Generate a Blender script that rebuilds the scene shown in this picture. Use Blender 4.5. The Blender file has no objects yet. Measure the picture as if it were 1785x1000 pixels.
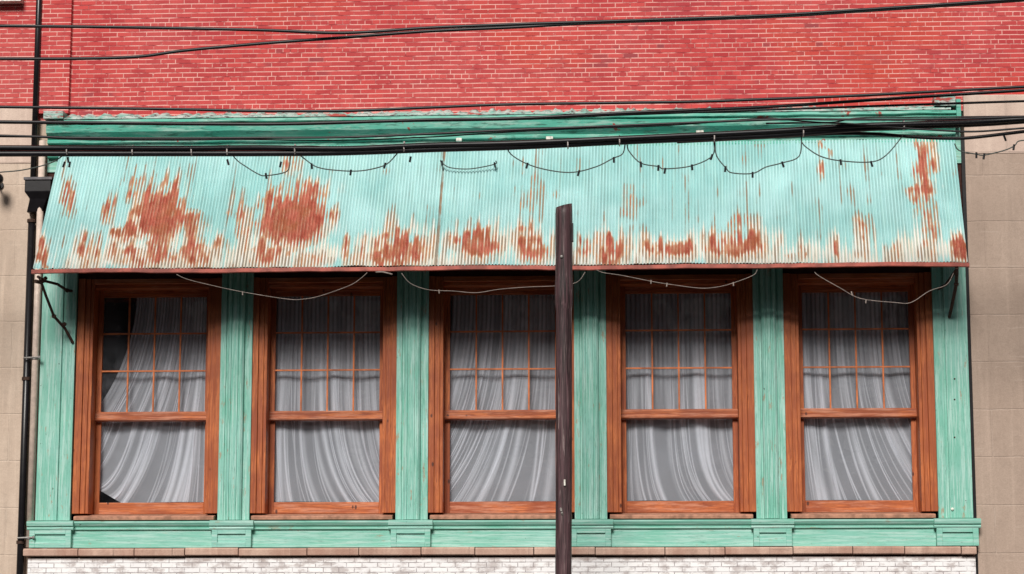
import bpy, math, random
import numpy as np
from mathutils import Vector

S = bpy.context.scene
COL = S.collection
R = math.radians
rnd = random.Random(7)

# ------------------------------------------------------------------ camera
EYE = 1.65                       # eye height above the road
DIST = 34.0                      # camera to facade plane (y = 0)
F_PX, CX, CY = 3900.0, 892.5, 500.0
YAW, PITCH, ROLL = R(-2.72737), R(8.88393), R(-0.01526)
fw = Vector((math.sin(YAW)*math.cos(PITCH), math.cos(YAW)*math.cos(PITCH), math.sin(PITCH)))
r0 = Vector((math.cos(YAW), -math.sin(YAW), 0)); u0 = r0.cross(fw)
rt = r0*math.cos(ROLL)+u0*math.sin(ROLL); up = -r0*math.sin(ROLL)+u0*math.cos(ROLL)
cd = bpy.data.cameras.new('camera'); cam = bpy.data.objects.new('camera', cd); COL.objects.link(cam)
from mathutils import Matrix
cam.matrix_world = Matrix(((rt.x, up.x, -fw.x, 0), (rt.y, up.y, -fw.y, -DIST), (rt.z, up.z, -fw.z, EYE), (0, 0, 0, 1)))
cd.sensor_fit = 'HORIZONTAL'; cd.sensor_width = 36; cd.lens = F_PX/1785*36
cd.clip_start = 0.1; cd.clip_end = 3000
S.camera = cam

# ------------------------------------------------------------------ sky, sun, exposure
SUN_EL, SUN_AZ = R(36), R(187)     # high soft sun in front of the facade, a little to the left
w = bpy.data.worlds.new('World'); S.world = w; w.use_nodes = True
wn = w.node_tree.nodes; wl = w.node_tree.links
sky = wn.new('ShaderNodeTexSky'); sky.sky_type = 'NISHITA'; sky.sun_disc = False
sky.sun_elevation = SUN_EL; sky.sun_rotation = SUN_AZ; sky.dust_density = 0.8
hs = wn.new('ShaderNodeHueSaturation'); hs.inputs['Saturation'].default_value = 0.25
wl.new(sky.outputs[0], hs.inputs['Color']); wl.new(hs.outputs[0], wn['Background'].inputs['Color'])
wn['Background'].inputs['Strength'].default_value = 0.05
sd = bpy.data.lights.new('sun', 'SUN'); sd.energy = 4.8; sd.angle = R(18); sd.color = (1, .95, .88)
so = bpy.data.objects.new('sun', sd); COL.objects.link(so)
sdir = Vector((math.sin(SUN_AZ)*math.cos(SUN_EL), math.cos(SUN_AZ)*math.cos(SUN_EL), math.sin(SUN_EL)))
so.rotation_euler = sdir.to_track_quat('Z', 'Y').to_euler()
S.view_settings.view_transform = 'Standard'; S.view_settings.look = 'None'
S.view_settings.exposure = -0.22; S.view_settings.gamma = 1

# ------------------------------------------------------------------ helpers
def at(px, py, Y=0.0):
    """world point on the plane y = Y measured at this spot of the photograph"""
    d = fw*F_PX+rt*(px-CX)-up*(py-CY)
    k = (DIST+Y)/d.y
    return Vector((d.x*k, Y, EYE+d.z*k))

def tag(o, label=None, cat=None, group=None, kind=None):
    if label: o['label'] = label
    if cat: o['category'] = cat
    if group: o['group'] = group
    if kind: o['kind'] = kind
    return o

def empty(name, loc, label=None, cat=None, group=None):
    o = bpy.data.objects.new(name, None); COL.objects.link(o); o.location = loc
    o.empty_display_size = .2
    return tag(o, label, cat, group)

class MB:
    def __init__(s): s.v = []; s.f = []; s.cut = None   # cut: faces from here on use the second material
    def box(s, x0, x1, y0, y1, z0, z1):
        b = len(s.v)
        s.v += [(x0,y0,z0),(x1,y0,z0),(x1,y1,z0),(x0,y1,z0),(x0,y0,z1),(x1,y0,z1),(x1,y1,z1),(x0,y1,z1)]
        s.f += [tuple(b+i for i in q) for q in ((0,3,2,1),(4,5,6,7),(0,1,5,4),(1,2,6,5),(2,3,7,6),(3,0,4,7))]
        return s
    def prof_x(s, prof, x0, x1, n=1, jit=0):
        """extrude a closed (y,z) profile along x"""
        b = len(s.v); m = len(prof)
        for i in range(n+1):
            x = x0+(x1-x0)*i/n; dz = rnd.uniform(-jit, jit)
            s.v += [(x, y, z+dz) for y, z in prof]
        for i in range(n):
            for k in range(m):
                a = b+i*m+k; c = b+i*m+(k+1) % m
                s.f.append((a, a+m, c+m, c))
        s.f.append(tuple(b+k for k in range(m))); s.f.append(tuple(b+n*m+k for k in reversed(range(m))))
        return s
    def prof_z(s, prof, z0, z1):
        b = len(s.v); m = len(prof)
        s.v += [(x, y, z0) for x, y in prof]+[(x, y, z1) for x, y in prof]
        for k in range(m):
            s.f.append((b+k, b+(k+1) % m, b+m+(k+1) % m, b+m+k))
        s.f.append(tuple(b+k for k in reversed(range(m)))); s.f.append(tuple(b+m+k for k in range(m)))
        return s
    def tube(s, pts, r, n=8, smooth=True, sub=6):
        P = [Vector(p) for p in pts]
        if smooth and len(P) > 2:
            Q = []
            for i in range(len(P)-1):
                p0 = P[max(i-1, 0)]; p1 = P[i]; p2 = P[i+1]; p3 = P[min(i+2, len(P)-1)]
                for k in range(sub):
                    t = k/sub
                    Q.append(.5*((2*p1)+(p2-p0)*t+(2*p0-5*p1+4*p2-p3)*t*t+(3*p1-p0-3*p2+p3)*t**3))
            Q.append(P[-1]); P = Q
        b = len(s.v); m = len(P)
        for i, p in enumerate(P):
            t = (P[min(i+1, m-1)]-P[max(i-1, 0)])
            t = t.normalized() if t.length > 1e-9 else Vector((1, 0, 0))
            a = Vector((0, 0, 1)) if abs(t.z) < .9 else Vector((0, 1, 0))
            e1 = t.cross(a).normalized(); e2 = t.cross(e1)
            rr = r(i/(m-1)) if callable(r) else r
            for k in range(n):
                an = 2*math.pi*k/n
                s.v.append(tuple(p+(e1*math.cos(an)+e2*math.sin(an))*rr))
        for i in range(m-1):
            for k in range(n):
                k2 = (k+1) % n
                s.f.append((b+i*n+k, b+i*n+k2, b+(i+1)*n+k2, b+(i+1)*n+k))
        s.f.append(tuple(b+k for k in reversed(range(n)))); s.f.append(tuple(b+(m-1)*n+k for k in range(n)))
        return s
    def lathe(s, c, prof, n=16, axis='z'):
        b = len(s.v); m = len(prof); c = Vector(c)
        for r, h in prof:
            for k in range(n):
                a = 2*math.pi*k/n
                d = {'z': (r*math.cos(a), r*math.sin(a), h), 'y': (r*math.cos(a), h, r*math.sin(a)), 'x': (h, r*math.cos(a), r*math.sin(a))}[axis]
                s.v.append(tuple(c+Vector(d)))
        for i in range(m-1):
            for k in range(n):
                k2 = (k+1) % n
                s.f.append((b+i*n+k, b+i*n+k2, b+(i+1)*n+k2, b+(i+1)*n+k))
        s.f.append(tuple(b+k for k in reversed(range(n)))); s.f.append(tuple(b+(m-1)*n+k for k in range(n)))
        return s
    def build(s, name, mat, parent=None, smooth=False, bevel=0, label=None):
        me = bpy.data.meshes.new(name)
        pl = parent_origin(parent)
        me.from_pydata([(x-pl.x, y-pl.y, z-pl.z) for x, y, z in s.v], [], s.f)
        for q in (mat if isinstance(mat, (list, tuple)) else [mat]): me.materials.append(q)
        if s.cut is not None: me.polygons.foreach_set('material_index', [int(i >= s.cut) for i in range(len(s.f))])
        import bmesh
        bm = bmesh.new(); bm.from_mesh(me); bmesh.ops.recalc_face_normals(bm, faces=bm.faces); bm.to_mesh(me); bm.free()
        if smooth: me.polygons.foreach_set('use_smooth', [True]*len(me.polygons))
        o = bpy.data.objects.new(name, me); COL.objects.link(o)
        if parent: o.parent = parent
        if bevel:
            md = o.modifiers.new('bevel', 'BEVEL'); md.width = bevel; md.segments = 2; md.limit_method = 'ANGLE'
        if label: o['label'] = label
        return o

def parent_origin(p):
    v = Vector((0, 0, 0))
    while p: v = v+p.location; p = p.parent
    return v

# ------------------------------------------------------------------ materials
class NT:
    def __init__(s, name):
        s.m = bpy.data.materials.new(name); s.m.use_nodes = True
        s.t = s.m.node_tree; s.n = s.t.nodes; s.l = s.t.links
        s.b = s.n['Principled BSDF']; s.out = s.n['Material Output']
    def new(s, t, **kw):
        n = s.n.new(t)
        for k, v in kw.items(): setattr(n, k, v)
        return n
    def set(s, sock, v):
        if hasattr(v, 'is_output') or isinstance(v, bpy.types.NodeSocket): s.l.new(v, sock)
        elif isinstance(v, (tuple, list)) and len(v) == 3 and sock.type == 'RGBA': sock.default_value = (*v, 1)
        else: sock.default_value = v
    def pos(s, scale=(1, 1, 1)):
        g = s.new('ShaderNodeNewGeometry')
        mp = s.new('ShaderNodeMapping'); mp.inputs['Scale'].default_value = scale
        s.l.new(g.outputs['Position'], mp.inputs['Vector']); return mp.outputs[0]
    def noise(s, scale=(1, 1, 1), sc=1.0, detail=4, rough=.55, dist=0):
        n = s.new('ShaderNodeTexNoise'); s.l.new(s.pos(scale), n.inputs['Vector'])
        n.inputs['Scale'].default_value = sc; n.inputs['Detail'].default_value = detail
        n.inputs['Roughness'].default_value = rough; n.inputs['Distortion'].default_value = dist
        return n.outputs['Fac']
    def ramp(s, fac, lo, hi, a=0.0, b=1.0):
        m = s.new('ShaderNodeMapRange'); m.interpolation_type = 'SMOOTHSTEP'
        s.l.new(fac, m.inputs[0])
        m.inputs[1].default_value = lo; m.inputs[2].default_value = hi; m.inputs[3].default_value = a; m.inputs[4].default_value = b
        return m.outputs[0]
    def mix(s, fac, a, b, bt='MIX'):
        m = s.new('ShaderNodeMix', data_type='RGBA', blend_type=bt)
        s.set(m.inputs[0], fac); s.set(m.inputs[6], a); s.set(m.inputs[7], b); return m.outputs[2]
    def math(s, op, a, b=None):
        m = s.new('ShaderNodeMath', operation=op); s.set(m.inputs[0], a)
        if b is not None: s.set(m.inputs[1], b)
        return m.outputs[0]
    def bump(s, h, strength=.5, dist=.01):
        b = s.new('ShaderNodeBump'); b.inputs['Strength'].default_value = strength; b.inputs['Distance'].default_value = dist
        s.l.new(h, b.inputs['Height']); s.l.new(b.outputs[0], s.b.inputs['Normal'])
    def fin(s, col, rough=.7, spec=.3, metal=0):
        s.set(s.b.inputs['Base Color'], col); s.set(s.b.inputs['Roughness'], rough)
        s.b.inputs['Specular IOR Level'].default_value = spec; s.b.inputs['Metallic'].default_value = metal
        return s.m

def xz(t):
    g = t.new('ShaderNodeNewGeometry'); sp = t.new('ShaderNodeSeparateXYZ'); cb = t.new('ShaderNodeCombineXYZ')
    t.l.new(g.outputs['Position'], sp.inputs[0]); t.l.new(sp.outputs[0], cb.inputs[0]); t.l.new(sp.outputs[2], cb.inputs[1])
    return cb.outputs[0]

def brick_nodes(t, w, h, mortar, msm=.15, squash=1.0, wob=.012):
    v = xz(t)
    nz = t.new('ShaderNodeTexNoise'); nz.inputs['Scale'].default_value = 2.2; nz.inputs['Detail'].default_value = 3; t.l.new(v, nz.inputs['Vector'])
    sub = t.new('ShaderNodeVectorMath', operation='SUBTRACT'); t.l.new(nz.outputs['Color'], sub.inputs[0]); sub.inputs[1].default_value = (.5, .5, .5)
    sc = t.new('ShaderNodeVectorMath', operation='SCALE'); t.l.new(sub.outputs[0], sc.inputs[0]); sc.inputs['Scale'].default_value = wob
    ad = t.new('ShaderNodeVectorMath', operation='ADD'); t.l.new(v, ad.inputs[0]); t.l.new(sc.outputs[0], ad.inputs[1])
    b = t.new('ShaderNodeTexBrick'); t.l.new(ad.outputs[0], b.inputs['Vector'])
    b.inputs['Color1'].default_value = (0, 0, 0, 1); b.inputs['Color2'].default_value = (1, 1, 1, 1)
    b.inputs['Scale'].default_value = 1; b.inputs['Mortar Size'].default_value = mortar; b.inputs['Mortar Smooth'].default_value = msm
    b.inputs['Brick Width'].default_value = w; b.inputs['Row Height'].default_value = h
    b.squash = squash; b.squash_frequency = 6
    return b.outputs['Color'], b.outputs['Fac']

def m_red_brick():
    t = NT('red_brick')
    rv, mf = brick_nodes(t, .235, .0745, .0085, .4, .5)
    _, mh = brick_nodes(t, 90, .0745, .0085, .4)
    mf0 = mf; mf = t.math('MAXIMUM', mh, t.math('MULTIPLY', mf, t.ramp(t.noise((1, 1, 1), 3.2, 3), .42, .62, .12, .9)))
    big = t.noise((1, 1, 1), .45, 5); mid = t.noise((1, 1, 1.4), 3.0, 4); fine = t.noise((1, 1, 1), 40, 3)
    c = t.mix(rv, (.44, .040, .045), (.62, .078, .074))
    c = t.mix(t.ramp(big, .40, .68, 0, .55), c, (.60, .125, .12))
    c = t.mix(t.ramp(mid, .5, .75, 0, .5), c, (.40, .035, .045))
    c = t.mix(t.ramp(t.noise((1, 1, 1.6), .33, 3), .50, .66, 0, .65), c, (.58, .075, .045))
    c = t.mix(t.ramp(t.noise((.5, 1, 2.2), .8, 5, .6), .52, .72, 0, .5), c, (.33, .05, .075))
    dark = t.math('MULTIPLY', t.ramp(rv, .86, .9), t.ramp(t.noise((1, 1, 1), .8, 3), .52, .64))
    c = t.mix(t.math('MULTIPLY', dark, .6), c, (.17, .05, .065))
    soot = t.math('MULTIPLY', t.ramp(t.noise((1, 1, 3), .9, 5, .65), .60, .78), .45)
    c = t.mix(soot, c, (.24, .085, .10))
    vis = t.math('MULTIPLY', t.ramp(t.noise((.7, 1, 2.2), 4.5, 4, .65), .30, .52), t.ramp(big, .25, .55, .65, 1))
    c = t.mix(t.math('MULTIPLY', mf, vis), c, (.92, .51, .45))
    c = t.mix(t.math('MULTIPLY', mf, t.math('SUBTRACT', 1.0, vis)), c, (.30, .045, .05))
    c = t.mix(t.math('MULTIPLY', t.ramp(fine, .3, .7), .18), c, (.33, .03, .035))
    spot = t.ramp(t.noise((1, 1, 1), 16, 2), .73, .78)
    c = t.mix(t.math('MULTIPLY', spot, .55), c, (.85, .62, .56))
    h = t.math('ADD', t.math('MULTIPLY', mf, -1.0), t.math('MULTIPLY', fine, .4))
    t.bump(h, .6, .008)
    return t.fin(c, .8, .25)

def m_white_brick():
    t = NT('white_painted_brick')
    rv, mf = brick_nodes(t, .235, .0745, .007, .3)
    d = t.noise((1, 1, 2), 5, 5, .65)
    c = t.mix(rv, (.84, .83, .85), (.92, .91, .92))
    c = t.mix(t.math('MULTIPLY', t.ramp(d, .46, .64), .75), c, (.44, .38, .37))
    c = t.mix(t.math('MULTIPLY', mf, t.ramp(t.noise((1, 1, 2), 9, 3), .35, .6, .15, .9)), c, (.33, .29, .30))
    # soot washed down from the ledge: the topmost courses are stained
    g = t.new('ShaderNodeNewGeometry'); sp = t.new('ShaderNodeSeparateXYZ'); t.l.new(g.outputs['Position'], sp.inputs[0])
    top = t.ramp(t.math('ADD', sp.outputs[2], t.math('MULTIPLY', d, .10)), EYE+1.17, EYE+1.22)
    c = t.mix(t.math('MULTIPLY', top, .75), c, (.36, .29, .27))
    t.bump(t.math('MULTIPLY', mf, -1.0), .6, .008)
    return t.fin(c, .7, .3)

def m_stone(name, c1, c2, joint, bw=1.25, bh=.72):
    t = NT(name)
    rv, mf = brick_nodes(t, bw, bh, .012, .5, wob=.03)
    n1 = t.noise((1, 1, .45), 1.6, 6, .6); n2 = t.noise((1, 1, 1), 9, 6, .7); n3 = t.noise((6, 6, .35), 1.5, 4)
    c = t.mix(t.ramp(n1, .3, .7), c1, c2)
    c = t.mix(t.math('MULTIPLY', rv, .25), c, tuple(x*.75 for x in c1))
    c = t.mix(t.math('MULTIPLY', t.ramp(n2, .45, .75), .30), c, tuple(x*.62 for x in c1))
    c = t.mix(t.math('MULTIPLY', t.ramp(n3, .5, .72), .30), c, tuple(min(1, x*1.3) for x in c2))
    c = t.mix(t.math('MULTIPLY', mf, t.ramp(t.noise((1, 1, 1), 2.5, 4), .45, .70, .0, .7)), c, joint)
    c = t.mix(t.ramp(t.noise((3, 3, .25), .9, 4, .6), .52, .72, 0, .35), c, tuple(x*.55 for x in c1))
    c = t.mix(t.ramp(t.noise((.4, 1, 5), 2.2, 5, .7), .60, .68, 0, .5), c, joint)
    gr = t.noise((1, 1, 1), 60, 4, .7)
    c = t.mix(t.ramp(gr, .35, .7, 0, .3), c, tuple(x*.6 for x in c1))
    t.bump(t.math('ADD', t.math('MULTIPLY', n2, .7), t.math('ADD', t.math('MULTIPLY', gr, .3), t.math('MULTIPLY', mf, -.6))), .7, .014)
    return t.fin(c, .85, .2)

def m_green(name='green_paint', base=(.18, .475, .375), vert=True, worn=.5):
    t = NT(name)
    sc = (14, 14, .6) if vert else (.6, 14, 14)
    g = t.noise(sc, 2.2, 5, .65); big = t.noise((1, 1, 1), 1.3, 4); fine = t.noise(sc, 9, 4, .7)
    c = t.mix(t.ramp(big, .3, .7), base, (base[0]*1.35, base[1]*1.1, base[2]*1.2))
    c = t.mix(t.math('MULTIPLY', t.ramp(g, .42, .66), .8), c, (.46, .68, .62))
    c = t.mix(t.math('MULTIPLY', t.ramp(fine, .55, .66), worn*1.3), c, (.05, .19, .135))
    pe = t.math('MULTIPLY', t.ramp(t.noise((5, 5, 1.2) if vert else (1.2, 5, 5), 2.0, 6, .75), .61, .65), worn*1.7)
    c = t.mix(pe, c, t.mix(fine, (.48, .42, .30), (.20, .12, .06)))
    sp = t.ramp(t.noise((1, 1, 1), 13, 2), .74, .77)
    c = t.mix(t.math('MULTIPLY', sp, .8), c, (.06, .10, .07))
    t.bump(fine, .35, .004)
    return t.fin(c, .55, .35)

def m_cornice():
    t = NT('cornice_paint')
    n = t.noise((.8, 1, 6), 2.2, 6, .7); big = t.noise((1, 1, 1), .7, 4)
    c = t.mix(t.ramp(big, .35, .7), (.07, .39, .29), (.17, .48, .39))
    c = t.mix(t.math('MULTIPLY', t.ramp(n, .46, .64), .8), c, (.34, .54, .47))
    c = t.mix(t.math('MULTIPLY', t.ramp(t.noise((1.2, 1, 9), 3, 5, .7), .53, .66), .8), c, (.03, .11, .08))
    c = t.mix(t.ramp(t.noise((1, 1, 1), 3.1, 4, .6), .66, .69), c, (.33, .07, .05))
    t.bump(n, .5, .01)
    return t.fin(c, .6, .3)

def m_flashing():
    t = NT('peeling_flashing')
    n = t.noise((1.6, 1, 7), 3, 6, .7)
    c = t.mix(t.ramp(n, .35, .6), (.16, .42, .35), (.52, .57, .54))
    c = t.mix(t.ramp(t.noise((2, 1, 8), 4, 5, .75), .52, .60), c, (.13, .10, .10))
    c = t.mix(t.ramp(t.noise((1.3, 1, 4), 1.6, 4, .6), .60, .66), c, (.40, .08, .07))
    t.bump(n, .8, .02)
    return t.fin(c, .8, .2)

def m_wood(name, horiz=False):
    t = NT(name)
    sc = (.5, 9, 9) if horiz else (9, 9, .5)
    warp = t.noise(tuple(x*.5 for x in sc), 1.6, 3, .5)
    g1 = t.noise(sc, 2.6, 8, .7, 1.2)
    g2 = t.noise(tuple(x*3 for x in sc), 3.5, 4, .6, .5)
    ring = t.math('ABSOLUTE', t.math('SINE', t.math('MULTIPLY', t.math('ADD', warp, t.math('MULTIPLY', g1, .25)), 34.0)))
    c = t.mix(t.ramp(g1, .36, .64), (.27, .053, .014), (.60, .18, .055))
    c = t.mix(t.math('MULTIPLY', t.ramp(ring, 0.0, .45, 1, 0), .45), c, (.15, .022, .008))
    c = t.mix(t.math('MULTIPLY', t.ramp(g2, .52, .66), .6), c, (.085, .016, .007))
    c = t.mix(t.math('MULTIPLY', t.ramp(t.noise((1, 1, 1), 1.1, 3), .42, .60), .65), c, (.22, .040, .016))
    if horiz: c = t.mix(t.ramp(t.noise((.8, 6, 9), 2.4, 5, .7), .46, .68, 0, .65), c, (.62, .30, .20))
    oi = t.new('ShaderNodeObjectInfo')
    c = t.mix(t.math('MULTIPLY', oi.outputs['Random'], .40), c, (.48, .125, .032))
    v = t.new('ShaderNodeTexVoronoi'); t.l.new(t.pos((3.2, 3.2, 1.7)), v.inputs['Vector']); v.inputs['Scale'].default_value = 1.3
    c = t.mix(t.ramp(v.outputs['Distance'], .05, .10, .85, 0), c, (.045, .010, .006))
    t.bump(g1, .4, .004)
    return t.fin(c, t.ramp(g2, .3, .7, .38, .6), .45)

def m_plain(name, col, rough=.6, spec=.3, metal=0, var=.25, sc=12):
    t = NT(name)
    n = t.noise((1, 1, 1), sc, 4, .6)
    c = t.mix(t.ramp(n, .3, .7), tuple(x*(1-var) for x in col), tuple(min(1, x*(1+var)) for x in col))
    t.bump(n, .2, .004)
    return t.fin(c, rough, spec, metal)

def m_glass():
    t = NT('window_glass'); t.n.remove(t.b)
    tr = t.new('ShaderNodeBsdfTransparent'); tr.inputs[0].default_value = (.90, .92, .93, 1)
    gl = t.new('ShaderNodeBsdfGlossy'); gl.inputs['Roughness'].default_value = .02
    nz = t.noise((1, 1, 1), 2.2, 2); bp = t.new('ShaderNodeBump'); bp.inputs['Strength'].default_value = .25; bp.inputs['Distance'].default_value = .02
    t.l.new(nz, bp.inputs['Height']); t.l.new(bp.outputs[0], gl.inputs['Normal'])
    lw = t.new('ShaderNodeLayerWeight'); lw.inputs[0].default_value = .5
    fr = t.math('ADD', .05, t.math('MULTIPLY', .9, t.math('POWER', lw.outputs['Facing'], 5.0)))
    mx = t.new('ShaderNodeMixShader'); t.l.new(fr, mx.inputs[0]); t.l.new(tr.outputs[0], mx.inputs[1]); t.l.new(gl.outputs[0], mx.inputs[2])
    du = t.new('ShaderNodeBsdfDiffuse'); du.inputs[0].default_value = (.72, .74, .82, 1)     # film of street dust
    m2 = t.new('ShaderNodeMixShader'); t.l.new(t.ramp(t.noise((1, 1, .6), 2.0, 5, .65), .35, .75, .004, .06), m2.inputs[0])
    t.l.new(mx.outputs[0], m2.inputs[1]); t.l.new(du.outputs[0], m2.inputs[2])
    t.l.new(m2.outputs[0], t.out.inputs[0]); return t.m

def m_sheer():
    t = NT('sheer_fabric'); t.n.remove(t.b)
    tr = t.new('ShaderNodeBsdfTransparent')
    df = t.new('ShaderNodeBsdfDiffuse'); df.inputs[0].default_value = (.95, .93, 1.0, 1)
    tl = t.new('ShaderNodeBsdfTranslucent'); tl.inputs[0].default_value = (.75, .74, .76, 1)
    m1 = t.new('ShaderNodeMixShader'); m1.inputs[0].default_value = .12; t.l.new(df.outputs[0], m1.inputs[1]); t.l.new(tl.outputs[0], m1.inputs[2])
    lw = t.new('ShaderNodeLayerWeight'); lw.inputs[0].default_value = .5
    ga = t.new('ShaderNodeAttribute', attribute_name='gather')     # gathered cloth lies in several layers
    al = t.math('MAXIMUM', t.ramp(lw.outputs['Facing'], 0.0, .9, .44, .97), t.math('ADD', .42, t.math('MULTIPLY', ga.outputs['Fac'], .58)))
    m2 = t.new('ShaderNodeMixShader'); t.l.new(al, m2.inputs[0]); t.l.new(tr.outputs[0], m2.inputs[1]); t.l.new(m1.outputs[0], m2.inputs[2])
    t.l.new(m2.outputs[0], t.out.inputs[0]); return t.m

def m_awning():
    t = NT('rusty_corrugated_iron')
    a = t.new('ShaderNodeAttribute', attribute_name='wear'); sp = t.new('ShaderNodeSeparateColor'); t.l.new(a.outputs['Color'], sp.inputs[0])
    rust, pale, dirt = sp.outputs[0], sp.outputs[1], sp.outputs[2]
    big = t.noise((1, 1, 1), .8, 4); fine = t.noise((1, 1, 1), 22, 5, .7); st = t.noise((16, 1, .5), 2, 4, .6)
    c = t.mix(t.ramp(big, .35, .65), (.33, .63, .63), (.48, .76, .77))
    c = t.mix(t.math('MULTIPLY', t.ramp(st, .45, .7), .5), c, (.50, .80, .76))
    pf = t.ramp(t.math('ADD', pale, t.math('MULTIPLY', t.math('SUBTRACT', fine, .5), .5)), .25, .75)
    c = t.mix(pf, c, t.mix(t.ramp(st, .35, .65), (.84, .86, .83), (.80, .74, .62)))
    c = t.mix(t.math('MULTIPLY', a.outputs['Alpha'], .78), c, (.13, .22, .20))
    df = t.ramp(t.math('ADD', dirt, t.math('MULTIPLY', t.math('SUBTRACT', fine, .5), .6)), .3, .85)
    c = t.mix(t.math('MULTIPLY', df, .9), c, t.mix(t.ramp(st, .4, .6), (.30, .16, .075), (.23, .20, .16)))
    rf = t.ramp(t.math('ADD', rust, t.math('MULTIPLY', t.math('SUBTRACT', fine, .5), .8)), .34, 1.02)
    rt = t.ramp(t.math('ADD', rust, t.math('MULTIPLY', t.math('SUBTRACT', fine, .5), .6)), .06, .42)
    c = t.mix(t.math('MULTIPLY', rt, .8), c, t.mix(t.ramp(st, .4, .6), (.56, .33, .17), (.45, .19, .09)))
    rc = t.mix(t.ramp(t.noise((2, 1, .7), 5, 5, .7), .35, .65), (.34, .065, .040), (.55, .16, .11))
    rc = t.mix(t.ramp(fine, .58, .72), rc, (.62, .30, .22))
    rc = t.mix(t.math('MULTIPLY', t.ramp(t.noise((1, 1, 1), 3, 3), .45, .65), .6), rc, (.36, .13, .05))
    rc = t.mix(t.math('MULTIPLY', a.outputs['Alpha'], .45), rc, (.12, .03, .02))
    c = t.mix(rf, c, rc)
    t.bump(fine, .2, .003)
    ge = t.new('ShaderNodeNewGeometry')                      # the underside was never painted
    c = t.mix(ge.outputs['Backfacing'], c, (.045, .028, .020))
    return t.fin(c, t.mix(rf, (.45,)*3, (.9,)*3), .35)

def m_pole():
    t = NT('weathered_pole_wood')
    g = t.noise((11, 11, .5), 2, 6, .7, .6); f = t.noise((30, 30, 1.2), 2, 4)
    c = t.mix(t.ramp(g, .35, .68), (.016, .009, .010), (.11, .055, .064))
    c = t.mix(t.math('MULTIPLY', t.ramp(f, .56, .72), .8), c, (.20, .14, .14))
    c = t.mix(t.ramp(t.noise((13, 13, .7), 1.3, 4, .7), .62, .66, 0, .75), c, (.40, .33, .32))
    c = t.mix(t.ramp(t.noise((16, 16, .35), 1.5, 4, .7), .60, .63, 0, .9), c, (.006, .004, .004))
    t.bump(g, .7, .012)
    return t.fin(c, .5, .4)

M = {
 'brick': m_red_brick(), 'wbrick': m_white_brick(),
 'stoneL': m_stone('beige_stone', (.58, .45, .36), (.68, .55, .45), (.70, .58, .48)),
 'stoneR': m_stone('taupe_stone', (.43, .325, .265), (.48, .37, .305), (.56, .45, .38)),
 'stoneB': m_stone('pale_belt_stone', (.62, .47, .40), (.72, .57, .48), (.5, .36, .3), 2.4, .9),
 'green': m_green(), 'greenh': m_green('green_paint_rail', (.185, .50, .39), False, .4), 'cornice': m_cornice(), 'flash': m_flashing(),
 'wood': m_wood('stained_wood'), 'woodh': m_wood('stained_wood_rail', True),
 'muntin': m_plain('muntin_wood', (.58, .17, .055), .5, .4, 0, .35, 4), 'sill': m_plain('worn_sill_wood', (.42, .21, .14), .7, .3, 0, .3, 9), 'glass': m_glass(), 'sheer': m_sheer(), 'awning': m_awning(), 'pole': m_pole(),
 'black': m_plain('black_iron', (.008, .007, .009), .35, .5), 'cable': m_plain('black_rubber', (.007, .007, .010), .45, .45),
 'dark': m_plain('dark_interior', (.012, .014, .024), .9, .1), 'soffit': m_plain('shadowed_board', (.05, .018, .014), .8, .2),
 'trim': m_plain('red_painted_trim', (.46, .10, .07), .5, .4, 0, .35, 5), 'tie': m_plain('pale_tie', (.55, .5, .48), .6),
 'cordw': m_plain('pale_cord', (.36, .30, .27), .6), 'cordg': m_plain('grey_green_cord', (.07, .085, .08), .6), 'beigepipe': m_plain('beige_painted_pipe', (.62, .50, .43), .5, .4, 0, .15),
 'steel': m_plain('dull_steel', (.42, .40, .38), .4, .5, .6), 'rustiron': m_plain('rusty_iron', (.055, .030, .022), .8, .3, 0, .5, 25),
 'terracotta': m_stone('terracotta_coping', (.46, .27, .21), (.66, .47, .38), (.30, .2, .16), .9, 5.0),
 'asphalt': m_plain('asphalt', (.05, .05, .05), .9, .2, 0, .3, 30), 'paving': m_plain('concrete_paving', (.10, .095, .09), .9, .2, 0, .2, 6),
 'kerb': m_plain('kerb_stone', (.30, .29, .28), .85), 'earth': m_plain('earth', (.07, .065, .055), .95, .1, 0, .3, .2),
 'whitestone': m_plain('white_stone', (.72, .70, .64), .8, .2, 0, .3, 20),
 'bulb': m_plain('clear_bulb', (.5, .48, .42), .15, .6),
}

def Z(v): return v+EYE            # heights measured from eye level

# ------------------------------------------------------------------ ground
def sheet(name, x0, x1, y0, y1, z0, z1, mat):
    tag(MB().box(x0, x1, y0, y1, z0, z1).build(name, mat), kind='structure')
sheet('ground', -600, 600, -700, 600, -.6, -.02, M['earth'])
sheet('road', -300, 300, -60, -4.65, -.1, 0.0, M['asphalt'])
sheet('kerb', -300, 300, -4.65, -4.45, -.1, .13, M['kerb'])
sheet('pavement', -300, 300, -4.45, .35, -.1, .125, M['paving'])

# ------------------------------------------------------------------ building
XL, XR = -8.92, 5.30             # clear width of the shopfront
WIN = [-1.784+2.721*(i-2) for i in range(5)]
PIL = [(-8.64, .53), (-5.865, .49), (-3.144, .49), (-.423, .49), (2.297, .46), (5.042, .51)]
B = empty('commercial_building', (0, 0, 0), 'old red brick commercial building with green painted wooden shopfront under the awning', 'building')

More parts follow.
